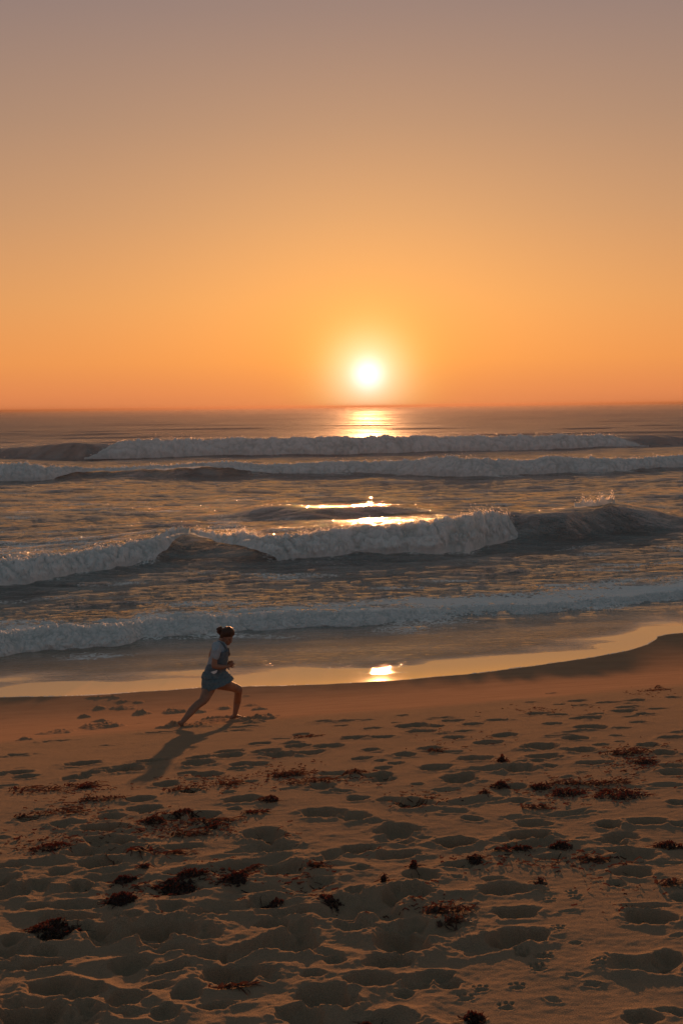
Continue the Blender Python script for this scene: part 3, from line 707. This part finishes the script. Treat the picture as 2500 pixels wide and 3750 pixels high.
def build_person():
    hf = hit(600 + 905 * .287, 2250 + 1348 * .287); hr = hit(600 + 240 * .287, 2250 + 1450 * .287)
    Y0 = (hf.y + hr.y) / 2
    def P(cx, cy, dy=0.0):
        r = ray(600 + cx * .287, 2250 + cy * .287); t = (Y0 + dy) / r.y
        return Vector((0, 0, CAMZ)) + r * t
    u = (P(700, 700) - P(600, 700)).length / 100       # metres per crop pixel
    dR = hr.y - Y0 + 0.02; dF = hf.y - Y0
    segs = []
    def chain(pts):
        for (a, ra), (b_, rb) in zip(pts[:-1], pts[1:]): segs.append((a, ra, b_, rb))
    # torso
    chain([(P(640, 850), .105), (P(640, 760), .098), (P(655, 650), .090), (P(675, 520), .102), (P(695, 430), .085), (P(722, 370), .050), (P(748, 320), .040), (P(790, 285), .045)])
    chain([(P(672, 415, -.10), .042), (P(730, 415, .11), .042)])
    # rear (right, near) leg
    kR = P(500, 1105, dR * .35 - .05); aR = P(236, 1375, dR)
    chain([(P(600, 880, -.05), .092), (P(566, 970, -.05), .080), (P(525, 1060, dR * .25 - .06), .066), (kR, .053), (P(440, 1145, dR * .5 - .03), .052), (P(360, 1225, dR * .75), .050), (P(300, 1300, dR * .9), .038), (aR, .029)])
    gR = P(245, 1450, dR); 
    heel = P(205, 1385, dR); ball = P(243, 1436, dR + .02); toe = P(280, 1450, dR + .05)
    chain([(aR, .029), (heel, .027)]); chain([(aR, .028), (P(228, 1405, dR), .027), (ball, .025), (toe, .014)])
    for k in range(5): segs.append((ball, .018, P(272 + k * 3, 1452, dR + .0 + k * .014), .009 + .003 * (k == 0)))
    # front (left, far) leg
    kF = P(955, 958, dF * .6 + .02); aF = P(905, 1290, dF)
    chain([(P(670, 860, .06), .096), (P(780, 890, .09), .080), (P(880, 925, dF * .5 + .02), .062), (kF, .053), (P(948, 1020, dF * .8), .049), (P(938, 1110, dF), .050), (P(922, 1200, dF), .038), (aF, .029)])
    def gp(x, y, up=0.0): return Vector((x, y, gz(x, y) + up))
    hx, hy = hf.x - .02, hf.y
    chain([(aF, .029), (gp(hx - .02, hy, .022), .028)])
    chain([(aF, .027), (gp(hx + .03, hy + .05, .028), .027), (gp(hx + .085, hy + .10, .018), .022)])
    for k in range(5):
        ox = .028 - k * .013; segs.append((gp(hx + .08 + ox * .5, hy + .095 - ox * .5, .016), .015, gp(hx + .125 + ox, hy + .14 - ox * .9, .010), .008 + .004 * (k == 0)))
    # near (right) arm, elbow bent to a right angle
    sh = P(672, 412, -.13); el = P(642, 655, -.19); wr = P(792, 668, -.11)
    chain([(sh, .040), (P(655, 530, -.17), .038), (el, .034), (P(710, 672, -.16), .034), (wr, .021)])
    pb = P(812, 664, -.10); kn = P(846, 648, -.085)
    segs.append((wr, .020, pb, .021)); segs.append((pb, .020, kn, .018)); segs.append((pb, .019, P(844, 664, -.08), .015))
    for (kx, ky), (mx, my), (tx, ty), dd in (((850, 638), (868, 616), (876, 598), -.10), ((856, 644), (882, 634), (908, 630), -.09), ((856, 654), (878, 652), (896, 660), -.08), ((850, 664), (868, 670), (886, 680), -.07)):
        segs.append((P(kx, ky, dd), .0105, P(mx, my, dd), .009)); segs.append((P(mx, my, dd), .009, P(tx, ty, dd - .005), .007))
    segs.append((pb, .013, P(822, 690, -.12), .010)); segs.append((P(822, 690, -.12), .010, P(836, 703, -.125), .008))
    # far (left) arm, mostly hidden by the chest
    sh2 = P(735, 405, .14); el2 = P(755, 590, .20); wr2 = P(815, 628, .12)
    chain([(sh2, .050), (P(745, 500, .18), .038), (el2, .033), (wr2, .021), (P(840, 615, .10), .020), (P(852, 606, .09), .016)])
    for tx, ty, dd in ((868, 590, .10), (888, 604, .08), (884, 622, .07), (872, 634, .06)):
        mx, my = (852 + tx) / 2 + 2, (606 + ty) / 2 - 4
        segs.append((P(852, 606, .09), .011, P(mx, my, dd), .009)); segs.append((P(mx, my, dd), .009, P(tx, ty, dd), .007))
    segs.append((P(830, 615, .09), .012, P(838, 590, .07), .008))
    # head
    hc = P(822, 235); fd = Vector((.66, -.58, -.47)).normalized(); sd = fd.cross(Vector((0, 0, 1))).normalized(); up = sd.cross(fd).normalized()
    def Hd(a, b_, c_): return P(815, 300) + fd * a + sd * b_ + up * c_
    segs.append((hc, .068, P(800, 262), .066)); segs.append((P(812, 290), .062, P(808, 335), .052)); segs.append((P(808, 335), .050, Hd(.042, 0, -.060), .024))
    segs.append((Hd(.0, .030, -.045), .026, Hd(.042, 0.004, -.060), .020)); segs.append((Hd(.0, -.030, -.045), .026, Hd(.042, -.004, -.060), .020))
    segs.append((Hd(.055, 0, .018), .009, Hd(.076, 0, -.012), .0115))                  # nose
    segs.append((Hd(.048, -.024, .028), .010, Hd(.048, .024, .028), .010))             # brow
    segs.append((Hd(.052, -.014, -.034), .0075, Hd(.052, .014, -.034), .0075))         # lips
    for q in (-1, 1):
        segs.append((Hd(.040, .030 * q, -.010), .018, Hd(.036, .034 * q, -.016), .016))
        segs.append((Hd(-.012, .060 * q, .008), .009, Hd(-.014, .060 * q, -.014), .007))   # ears
    body = fuse('person', segs, .0036, [SKIN, EYE, LIP], smooth=3)
    eyes = [Hd(.056, .024 * q, .012) for q in (-1, 1)]; lips = Hd(.058, 0, -.034)
    for p in body.polygons:
        c = p.center
        if min((c - e).length for e in eyes) < .010: p.material_index = 1
        elif abs((c - lips).dot(up)) < .006 and abs((c - lips).dot(sd)) < .018 and (c - lips).length < .02: p.material_index = 2
    base = Vector((P(600, 900).x, Y0, gz(P(600, 900).x, Y0)))
    def put(me):
        me.transform(Matrix.Translation(-base)); return me
    root = link('person', put(body), label='barefoot person in blue pinafore and pale blouse, dark hair in a bun, lunging across sand', cat='person')
    root.location = base
    # hair
    hs = [(P(826, 228), .076, P(800, 235), .078), (P(800, 235), .078, P(765, 262), .052), (P(765, 262), .050, P(745, 292), .030), (P(860, 240), .046, P(850, 272), .030), (P(752, 218), .040, P(735, 200), .026)]
    def hdisp(co): return .004 * pn(co[:, 0] / .02, co[:, 2] / .035, 3) + .003 * pn(co[:, 0] / .008, co[:, 2] / .02, 4)
    hm = fuse('hair', hs, .004, [HAIR], 3, hdisp)
    hair = link('hair', put(hm), root)
    bn = [(P(716, 190), .034, P(705, 215), .032), (P(716, 175), .022, P(735, 165), .014), (P(698, 190), .024, P(706, 240), .016), (P(712, 240), .014, P(724, 272), .008)]
    bm_ = fuse('bun', bn, .004, [HAIR], 2, lambda co: .007 * pn(co[:, 0] / .015, co[:, 2] / .018, 5) + .004 * pn(co[:, 0] / .006, co[:, 2] / .007, 6))
    link('hair_bun', put(bm_), hair)
    # garments: rings given as (left x, right x, y) in photo crop pixels, half depth, tilt
    def loft(name, rings, mat, nseg=72, wr=0.004, seed=1, parent=root, pleat=0.0, sub=8):
        rs = np.array(rings, float)            # lx, ly, rx, ry, depth, dy
        t = np.linspace(0, len(rs) - 1, (len(rs) - 1) * sub + 1)
        rr = np.stack([np.interp(t, np.arange(len(rs)), rs[:, k]) for k in range(6)], 1)
        k_ = np.array([.25, .5, .25])
        V = []
        for ri, (lx, ly, rx, ry, dp, dy) in enumerate(rr):
            l_ = P(lx, ly, dy); r_ = P(rx, ry, dy); c = (l_ + r_) / 2; hx_ = (r_ - l_) / 2
            for s_ in range(nseg):
                a = 2 * math.pi * s_ / nseg; ca, sa = math.cos(a), math.sin(a)
                ca2 = math.copysign(abs(ca) ** .9, ca); sa2 = math.copysign(abs(sa) ** .9, sa)
                p = c + hx_ * ca2 + Vector((0, dp * sa2, 0))
                n_ = Vector((ca, sa, 0))
                f_ = ri / len(rr)
                w = wr * float(pn(a * 2.2 + seed, p.z / .05, seed)) + pleat * f_ * math.sin(a * 15 + 1.2 * math.sin(a * 3)) * .6
                V.append(p + n_ * w)
        nr = len(rr); Q = []
        for i in range(nr - 1):
            for j in range(nseg):
                k2 = (j + 1) % nseg
                Q.append((i * nseg + j, i * nseg + k2, (i + 1) * nseg + k2, (i + 1) * nseg + j))
        me = bpy.data.meshes.new(name); me.from_pydata([tuple(v - base) for v in V], [], Q); me.update()
        me.materials.append(mat); me.polygons.foreach_set('use_smooth', np.ones(len(me.polygons), dtype=bool))
        o = link(name, me, parent)
        sm = o.modifiers.new('cloth', 'SOLIDIFY'); sm.thickness = .003; sm.offset = 0
        return o
    loft('blouse', [(700, 322, 788, 352, .045, 0), (672, 348, 800, 380, .085, 0), (628, 405, 808, 425, .125, 0), (600, 470, 812, 480, .135, 0), (575, 560, 805, 560, .130, 0), (556, 640, 790, 640, .122, 0), (548, 690, 780, 690, .118, 0)], SHIRT, wr=.006, seed=2, sub=10)
    slv = [(P(676, 405, -.10), .066, P(668, 470, -.155), .062), (P(668, 470, -.155), .060, P(662, 535, -.170), .052)]
    sm1 = fuse('sleeve', slv, .005, [SHIRT], 3, lambda co: .005 * pn(co[:, 0] / .03, co[:, 2] / .04, 7))
    link('sleeve', put(sm1), root)
    slv = [(P(733, 400, .12), .062, P(742, 500, .17), .052)]
    link('sleeve', put(fuse('sleeve', slv, .005, [SHIRT], 3)), root)
    pin = loft('pinafore', [(690, 470, 832, 450, .100, -.045), (640, 535, 826, 520, .126, -.02), (585, 590, 818, 585, .138, 0), (548, 650, 805, 650, .132, 0), (522, 710, 792, 705, .128, 0), (505, 760, 790, 740, .132, 0)], DENIM2, wr=.005, seed=4, sub=8)
    loft('skirt', [(505, 745, 795, 725, .130, 0), (492, 810, 845, 770, .148, 0), (484, 870, 868, 795, .172, 0), (484, 935, 882, 822, .184, 0), (488, 985, 886, 832, .190, 0)], DENIM, wr=.010, seed=6, parent=pin, pleat=.014, sub=10)
    loft('waist_frill', [(500, 735, 795, 715, .136, 0), (484, 775, 815, 750, .150, 0), (482, 806, 850, 770, .160, 0)], DENIM, wr=.010, seed=9, parent=pin, pleat=.010, sub=6)
    for dy, nm in ((-.095, 'strap'), (.085, 'strap')):
        pts = [P(636, 560, dy - .035 * (1 if dy < 0 else -1)), P(622, 470, dy - .03 * (1 if dy < 0 else -1)), P(640, 395, dy), P(690, 345, dy * .8), P(755, 375, dy * .8), P(800, 430, dy), P(815, 480, dy)]
        b = [(pts[i], .014, pts[i + 1], .014) for i in range(len(pts) - 1)]
        link('strap', put(fuse('strap', b, .005, [DENIM2], 2)), pin)
    rb = [(P(822, 440, -.02), .012, P(832, 470, -.02), .009), (P(832, 480, -.02), .008, P(838, 505, -.02), .011), (P(838, 505, -.02), .010, P(834, 535, -.02), .005)]
    link('ribbon', put(fuse('ribbon', rb, .003, [HAIR], 1)), root)
    # pale blouse tail below the elbow
    t_ = bpy.data.meshes.new('blouse_tail')
    pv = [P(598, 738, -.165), P(640, 724, -.18), P(686, 712, -.175), P(672, 745, -.185), P(636, 762, -.185)]
    pv2 = [v + Vector((0, .012, 0)) for v in pv]; n5 = 5
    t_.from_pydata([tuple(v - base) for v in pv + pv2], [], [tuple(range(5)), tuple(range(9, 4, -1))] + [(i, i + 5, (i + 1) % 5 + 5, (i + 1) % 5) for i in range(5)]); t_.materials.append(mat_simple('white_cotton', (.62, .64, .66), (.72, .74, .76), 30, .9))
    link('blouse_tail', t_, root)
    return root
build_person()

# ------------------------------------------------------------------ seaweed
def cr_pt(cr, x, y):
    ox, oy = {4: (0, 1537), 5: (784, 1537), 6: (0, 1882), 7: (784, 1882)}[cr]
    return hitd(ox + x * .5, oy + y * .5)
def weed(cr, x, y, w_, h_, n, label, kind='clump', mat=0, seed=0, tall=1.0, name='seaweed_clump'):
    rnd = random.Random(seed * 13 + 5)
    c = cr_pt(cr, x, y); a = (cr_pt(cr, x + w_ / 2, y) - cr_pt(cr, x - w_ / 2, y)).length / 2
    b_ = abs(cr_pt(cr, x, y - h_ / 2).y - cr_pt(cr, x, y + h_ / 2).y) / 2
    b_ = min(b_, a * 1.1)
    V = []; Fq = []; mi = []
    z0 = gz(c.x, c.y)
    def ribbon(px, py, ln, wd, lift, ang, curl, m_):
        st = max(5, int(ln / .02)); z_ = 0.0; x_, y_ = px, py; ph = rnd.uniform(0, 6)
        tw = rnd.uniform(-2, 2)
        for i in range(st + 1):
            t = i / st
            ww = wd * (math.sin(math.pi * min(1, t * 1.02 + .02)) ** .5 * .8 + .2) * (1 + .3 * math.sin(ph + i * 1.7))
            lf = lift * math.sin(math.pi * t) * (1 + .6 * math.sin(ph + i * .9)) + .004
            zz = gz(x_, y_) + lf
            ta = ang + math.pi / 2; r_ = tw + ph + t * 2.5
            dx, dy, dz = math.cos(ta) * math.cos(r_), math.sin(ta) * math.cos(r_), abs(math.sin(r_)) 
            V.append((x_ - dx * ww, y_ - dy * ww, zz - .2 * dz * ww)); V.append((x_ + dx * ww, y_ + dy * ww, zz + dz * ww * 1.2))
            if i: k = len(V); Fq.append((k - 4, k - 3, k - 1, k - 2)); mi.append(m_)
            x_ += math.cos(ang) * ln / st; y_ += math.sin(ang) * ln / st; ang += curl * rnd.gauss(0, .35)
    def leaf(px, py, r, hz, m_):
        k0 = len(V); nn = 6; z_ = gz(px, py) + hz
        u_ = Vector((rnd.gauss(0, 1), rnd.gauss(0, 1), rnd.gauss(0, 1))).normalized(); v_ = u_.orthogonal().normalized()
        V.append((px, py, z_))
        for i in range(nn):
            t = 2 * math.pi * i / nn; rr_ = r * rnd.uniform(.4, 1.2); q = (u_ * math.cos(t) + v_ * math.sin(t)) * rr_
            V.append((px + q.x, py + q.y, max(gz(px, py) + .001, z_ + q.z + rnd.uniform(-.3, .3) * r)))
        for i in range(nn): Fq.append((k0, k0 + 1 + i, k0 + 1 + (i + 1) % nn)); mi.append(m_)
    for i in range(int(n * (1.0 if kind == 'strand' else 2.4))):
        if kind == 'strand':
            t = (i + .5) / n * 2 - 1
            px = c.x + a * t * .9 + rnd.gauss(0, .02); py = c.y + b_ * rnd.uniform(-.8, .8) * .8
            py += .12 * a * math.sin(t * 3 + seed)
            ribbon(px, py, rnd.uniform(.06, .22) * min(1, a * 2.2 + .4), rnd.uniform(.0025, .007), rnd.uniform(.002, .014) * tall, rnd.gauss(0, .5), 1, 1 if rnd.random() < .5 + .4 * mat else 0)
            if i % 2 == 0: leaf(px, py, rnd.uniform(.008, .02), rnd.uniform(.004, .02), mat)
        else:
            rr_ = math.sqrt(rnd.random()); th = rnd.uniform(0, 6.283)
            px = c.x + a * rr_ * math.cos(th) * (1 + .25 * math.sin(th * 3 + seed)); py = c.y + b_ * rr_ * math.sin(th)
            top = max(.01, (1 - rr_ ** 1.5)) * .028 * tall
            leaf(px, py, rnd.uniform(.005, .013), rnd.uniform(.2, 1) * top + .004, 0 if rnd.random() < .93 - .4 * mat else 1)
            if i % 5 == 0: ribbon(px, py, rnd.uniform(.03, .10), rnd.uniform(.002, .005), rnd.uniform(.2, .7) * top, rnd.uniform(0, 6.28), 1.5, 1 if rnd.random() < .2 + .5 * mat else 0)
    me = bpy.data.meshes.new(name); me.from_pydata([(p[0] - c.x, p[1] - c.y, p[2] - z0) for p in V], [], Fq)
    me.materials.append(WEED); me.materials.append(WEED2); me.update()
    me.polygons.foreach_set('material_index', np.array(mi, dtype=np.int32))
    o = link(name, me, label=label, cat='seaweed', group='seaweed washed up on the sand'); o.location = (c.x, c.y, z0)
    return o
WEEDS = [
 (4,235,552,370,40,70,'long dark string of seaweed at the left edge of the beach, below the first footprints','strand',0,1.6,'seaweed_strand'),
 (4,400,548,60,36,60,'rounded dark tuft at the right end of the long seaweed string on the left','clump',0,1.0,'seaweed_clump'),
 (4,450,606,150,30,36,'thin orange-lit seaweed scraps with a small dark knot, left of the runner\'s shadow tip','strand',1,1.2,'seaweed_strand'),
 (4,300,655,160,36,26,'sparse reddish seaweed bits on bare sand near the left edge','strand',1,1.0,'seaweed_strand'),
 (4,130,678,150,20,22,'straight thin line of seaweed slanting in from the left edge','strand',1,1.0,'seaweed_strand'),
 (4,712,700,110,40,80,'bright red backlit seaweed clump beside a footprint at lower left centre','clump',1,1.2,'seaweed_clump'),
 (4,845,668,90,50,60,'leaning dark seaweed curl just right of the bright red clump','clump',0,1.2,'seaweed_clump'),
 (4,840,556,140,28,40,'loose ragged seaweed around the footprints under the runner','strand',1,1.2,'seaweed_strand'),
 (4,980,722,110,46,60,'flat dark seaweed patch with a tapering tail, mid left','clump',0,1.0,'seaweed_clump'),
 (4,960,700,240,20,30,'long fine seaweed stem running up to the right over the flat dark patch','strand',1,1.0,'seaweed_strand'),
 (4,860,760,180,30,34,'orange-rimmed seaweed tangle below the flat dark patch','strand',1,1.2,'seaweed_strand'),
 (4,1240,606,80,36,56,'small pointed heap of seaweed alone on smooth sand left of centre','clump',0,1.3,'seaweed_clump'),
 (4,1310,490,130,50,70,'spread of red seaweed shreds between footprints near the centre','strand',1,1.4,'seaweed_strand'),
 (4,1400,312,90,14,26,'small red seaweed shred high up near the damp sand, centre','strand',1,1.0,'seaweed_strand'),
 (4,1410,520,240,30,40,'bright orange edge of seaweed strung along a footprint in the centre','strand',1,1.2,'seaweed_strand'),
 (4,1040,530,120,24,24,'few pale orange seaweed threads left of the red shreds','strand',1,1.0,'seaweed_strand'),
 (4,1150,660,100,20,26,'dark slim seaweed scrap pointing right in the middle distance','strand',0,1.0,'seaweed_strand'),
 (5,735,428,34,16,46,'upright black knob of seaweed standing at the head of a wide footprint','clump',0,2.6,'seaweed_clump'),
 (5,735,542,90,40,90,'thick black seaweed lump at the left end of the broad right-hand drift','clump',0,1.6,'seaweed_clump'),
 (5,655,574,40,24,30,'little red seaweed tuft just left of the thick black lump','clump',1,1.2,'seaweed_clump'),
 (5,910,548,90,34,60,'medium black seaweed heap right beside the thick black lump','clump',0,1.2,'seaweed_clump'),
 (5,1030,570,150,46,110,'broad dark seaweed mat in the middle of the right-hand drift','clump',0,1.3,'seaweed_clump'),
 (5,1270,578,230,60,150,'widest seaweed mat at the right end of the right-hand drift','clump',0,1.3,'seaweed_clump'),
 (5,1120,530,420,24,60,'orange-lit seaweed stems lying over the top of the right-hand drift','strand',1,1.6,'seaweed_strand'),
 (5,1290,388,200,30,70,'fiery red seaweed band above the right-hand drift','strand',1,1.6,'seaweed_strand'),
 (5,1390,430,110,50,70,'dark and red seaweed scatter under the fiery red band','clump',1,1.0,'seaweed_clump'),
 (5,1435,100,90,18,30,'small far seaweed tangle with a dark knot near the smooth damp sand at right','strand',1,1.2,'seaweed_strand'),
 (5,1452,86,20,12,20,'tiny black knot sitting on the far seaweed tangle at right','clump',0,1.6,'seaweed_clump'),
 (5,40,484,90,26,30,'reddish seaweed shreds above a footprint, right of centre','strand',1,1.2,'seaweed_strand'),
 (5,300,612,130,26,36,'orange seaweed fringe on the rim of a long hollow, right of centre','strand',1,1.2,'seaweed_strand'),
 (5,430,382,70,12,18,'thin curled seaweed thread on bare sand, upper right','strand',1,1.0,'seaweed_strand'),
 (5,880,640,130,16,26,'slender straight seaweed sliver below the right-hand drift','strand',1,1.0,'seaweed_strand'),
 (6,568,286,100,60,130,'black seaweed ball, upper one of the lower-left pair','clump',0,1.5,'seaweed_clump'),
 (6,555,378,120,80,140,'black seaweed ball with ragged foot, lower one of the lower-left pair','clump',0,1.4,'seaweed_clump'),
 (6,880,258,120,50,120,'large black seaweed mass with glowing edge in the lower left','clump',0,1.6,'seaweed_clump'),
 (6,810,308,180,60,170,'low front part of the large black seaweed mass in the lower left','clump',0,1.2,'seaweed_clump'),
 (6,1085,290,110,50,110,'dark seaweed clump with red tips right of the large black mass','clump',0,1.3,'seaweed_clump'),
 (6,1085,226,160,18,24,'wavy seaweed stem arching above the clump with red tips','strand',1,1.2,'seaweed_strand'),
 (6,1250,384,90,24,50,'small brown seaweed roll on the rim of a hollow, bottom centre left','clump',0,1.0,'seaweed_clump'),
 (6,240,510,230,60,170,'wide black seaweed spread near the lower left corner','clump',0,1.1,'seaweed_clump'),
 (6,650,158,400,16,40,'very long thin seaweed stalk crossing the lower left sand','strand',0,1.0,'seaweed_strand'),
 (6,240,130,150,44,60,'scruffy seaweed heap near the left edge above the hollows','clump',0,1.0,'seaweed_clump'),
 (6,1440,222,90,16,26,'glowing orange seaweed sliver at the end of a lens-shaped footprint','strand',1,1.4,'seaweed_strand'),
 (6,665,222,40,18,20,'tiny dark seaweed speck alone between the black masses','clump',0,.8,'seaweed_clump'),
 (6,1520,380,110,30,40,'dark seaweed scraps at bottom centre','clump',0,.8,'seaweed_clump'),
 (7,822,136,110,50,110,'spiky black seaweed clump right of centre in the foreground','clump',0,1.5,'seaweed_clump'),
 (7,730,152,100,10,14,'thin tail trailing left from the spiky black clump','strand',0,1.0,'seaweed_strand'),
 (7,1005,130,90,24,50,'flat black seaweed clump just right of the spiky one','clump',0,1.0,'seaweed_clump'),
 (7,1500,122,120,34,70,'black seaweed drift touching the right edge of the picture','clump',0,1.1,'seaweed_clump'),
 (7,615,195,70,36,50,'dark red seaweed twist hanging over a narrow footprint','clump',1,1.1,'seaweed_clump'),
 (7,330,236,34,16,34,'small dark red seaweed knob on the rim of an oval footprint','clump',1,1.6,'seaweed_clump'),
 (7,193,300,24,14,24,'smallest black seaweed pebble-like knot, bottom centre','clump',0,1.6,'seaweed_clump'),
 (7,110,145,60,24,36,'black seaweed scrap at the left of a long hollow, bottom centre','clump',0,1.0,'seaweed_clump'),
 (7,455,432,190,20,40,'bright red-orange seaweed blade lying alone at bottom centre','strand',1,1.8,'seaweed_strand'),
 (7,495,480,90,14,24,'short dull red seaweed blade just below the bright one','strand',1,1.3,'seaweed_strand'),
 (7,1140,185,120,18,30,'reddish seaweed twig left of a deep footprint at right','strand',1,1.2,'seaweed_strand'),
 (7,910,290,40,18,20,'brown seaweed crumb beside the wide lens-shaped print','clump',1,1.0,'seaweed_clump'),
 (7,1500,300,110,24,20,'faint orange seaweed thread rising to the right edge','strand',1,1.0,'seaweed_strand'),
 (7,600,912,90,24,50,'black seaweed scrap at the very bottom right of centre','clump',0,1.2,'seaweed_clump'),
 (7,130,935,150,12,40,'dark seaweed line cut by the bottom edge of the picture','clump',1,1.0,'seaweed_clump'),
 (6,1060,790,120,20,24,'crumbled reddish seaweed inside the biggest bottom hollow','strand',1,1.0,'seaweed_strand'),
]
for i, w_ in enumerate(WEEDS):
    weed(*w_[:5], w_[5], w_[6], w_[7], w_[8], i, w_[9], w_[10])

def litter():
    rnd = random.Random(99); V = []; Fq = []; mi = []
    bands = [(4,350,560,420,50,60),(4,330,640,300,80,60),(4,1000,520,400,60,110),(4,1330,480,260,80,130),(4,900,740,500,60,90),(4,780,690,260,60,60),(4,1260,760,200,60,20),
             (5,80,500,200,60,50),(5,360,600,300,70,60),(5,1100,560,560,110,200),(5,1340,420,320,110,150),(5,900,190,400,40,40),(5,1400,110,160,30,30),(5,560,320,400,80,30),
             (6,250,110,420,100,120),(6,700,40,500,60,90),(6,1000,260,340,100,90),(6,650,330,400,100,60),(6,1350,300,360,140,50),(7,700,200,500,70,60),(7,1150,200,360,90,60),(7,350,400,300,120,30),(7,1250,300,400,200,30)]
    for cr, x, y, w_, h_, n in bands:
        for k in range(int(n * 1.3)):
            c = cr_pt(cr, x + rnd.gauss(0, w_ / 3.2), y + rnd.gauss(0, h_ / 3.2))
            ln = rnd.uniform(.008, .05); an = rnd.gauss(0, .5); wd = rnd.uniform(.0015, .005); st = 3; x_, y_ = c.x, c.y; m_ = 1 if rnd.random() < .6 else 0
            for i in range(st + 1):
                zz = gz(x_, y_) + .002 + rnd.uniform(0, .008)
                V.append((x_, y_ - wd * .4, zz)); V.append((x_, y_ + wd * .4, zz + wd * 1.6))
                if i: q = len(V); Fq.append((q - 4, q - 3, q - 1, q - 2)); mi.append(m_)
                x_ += math.cos(an) * ln / st; y_ += math.sin(an) * ln / st; an += rnd.gauss(0, .6)
    me = bpy.data.meshes.new('seaweed_litter'); me.from_pydata(V, [], Fq); me.materials.append(WEED); me.materials.append(WEED2); me.update()
    me.polygons.foreach_set('material_index', np.array(mi, dtype=np.int32))
    link('seaweed_litter', me, kind='stuff', label='fine dark and orange seaweed crumbs scattered over the sand', cat='seaweed litter')
litter()
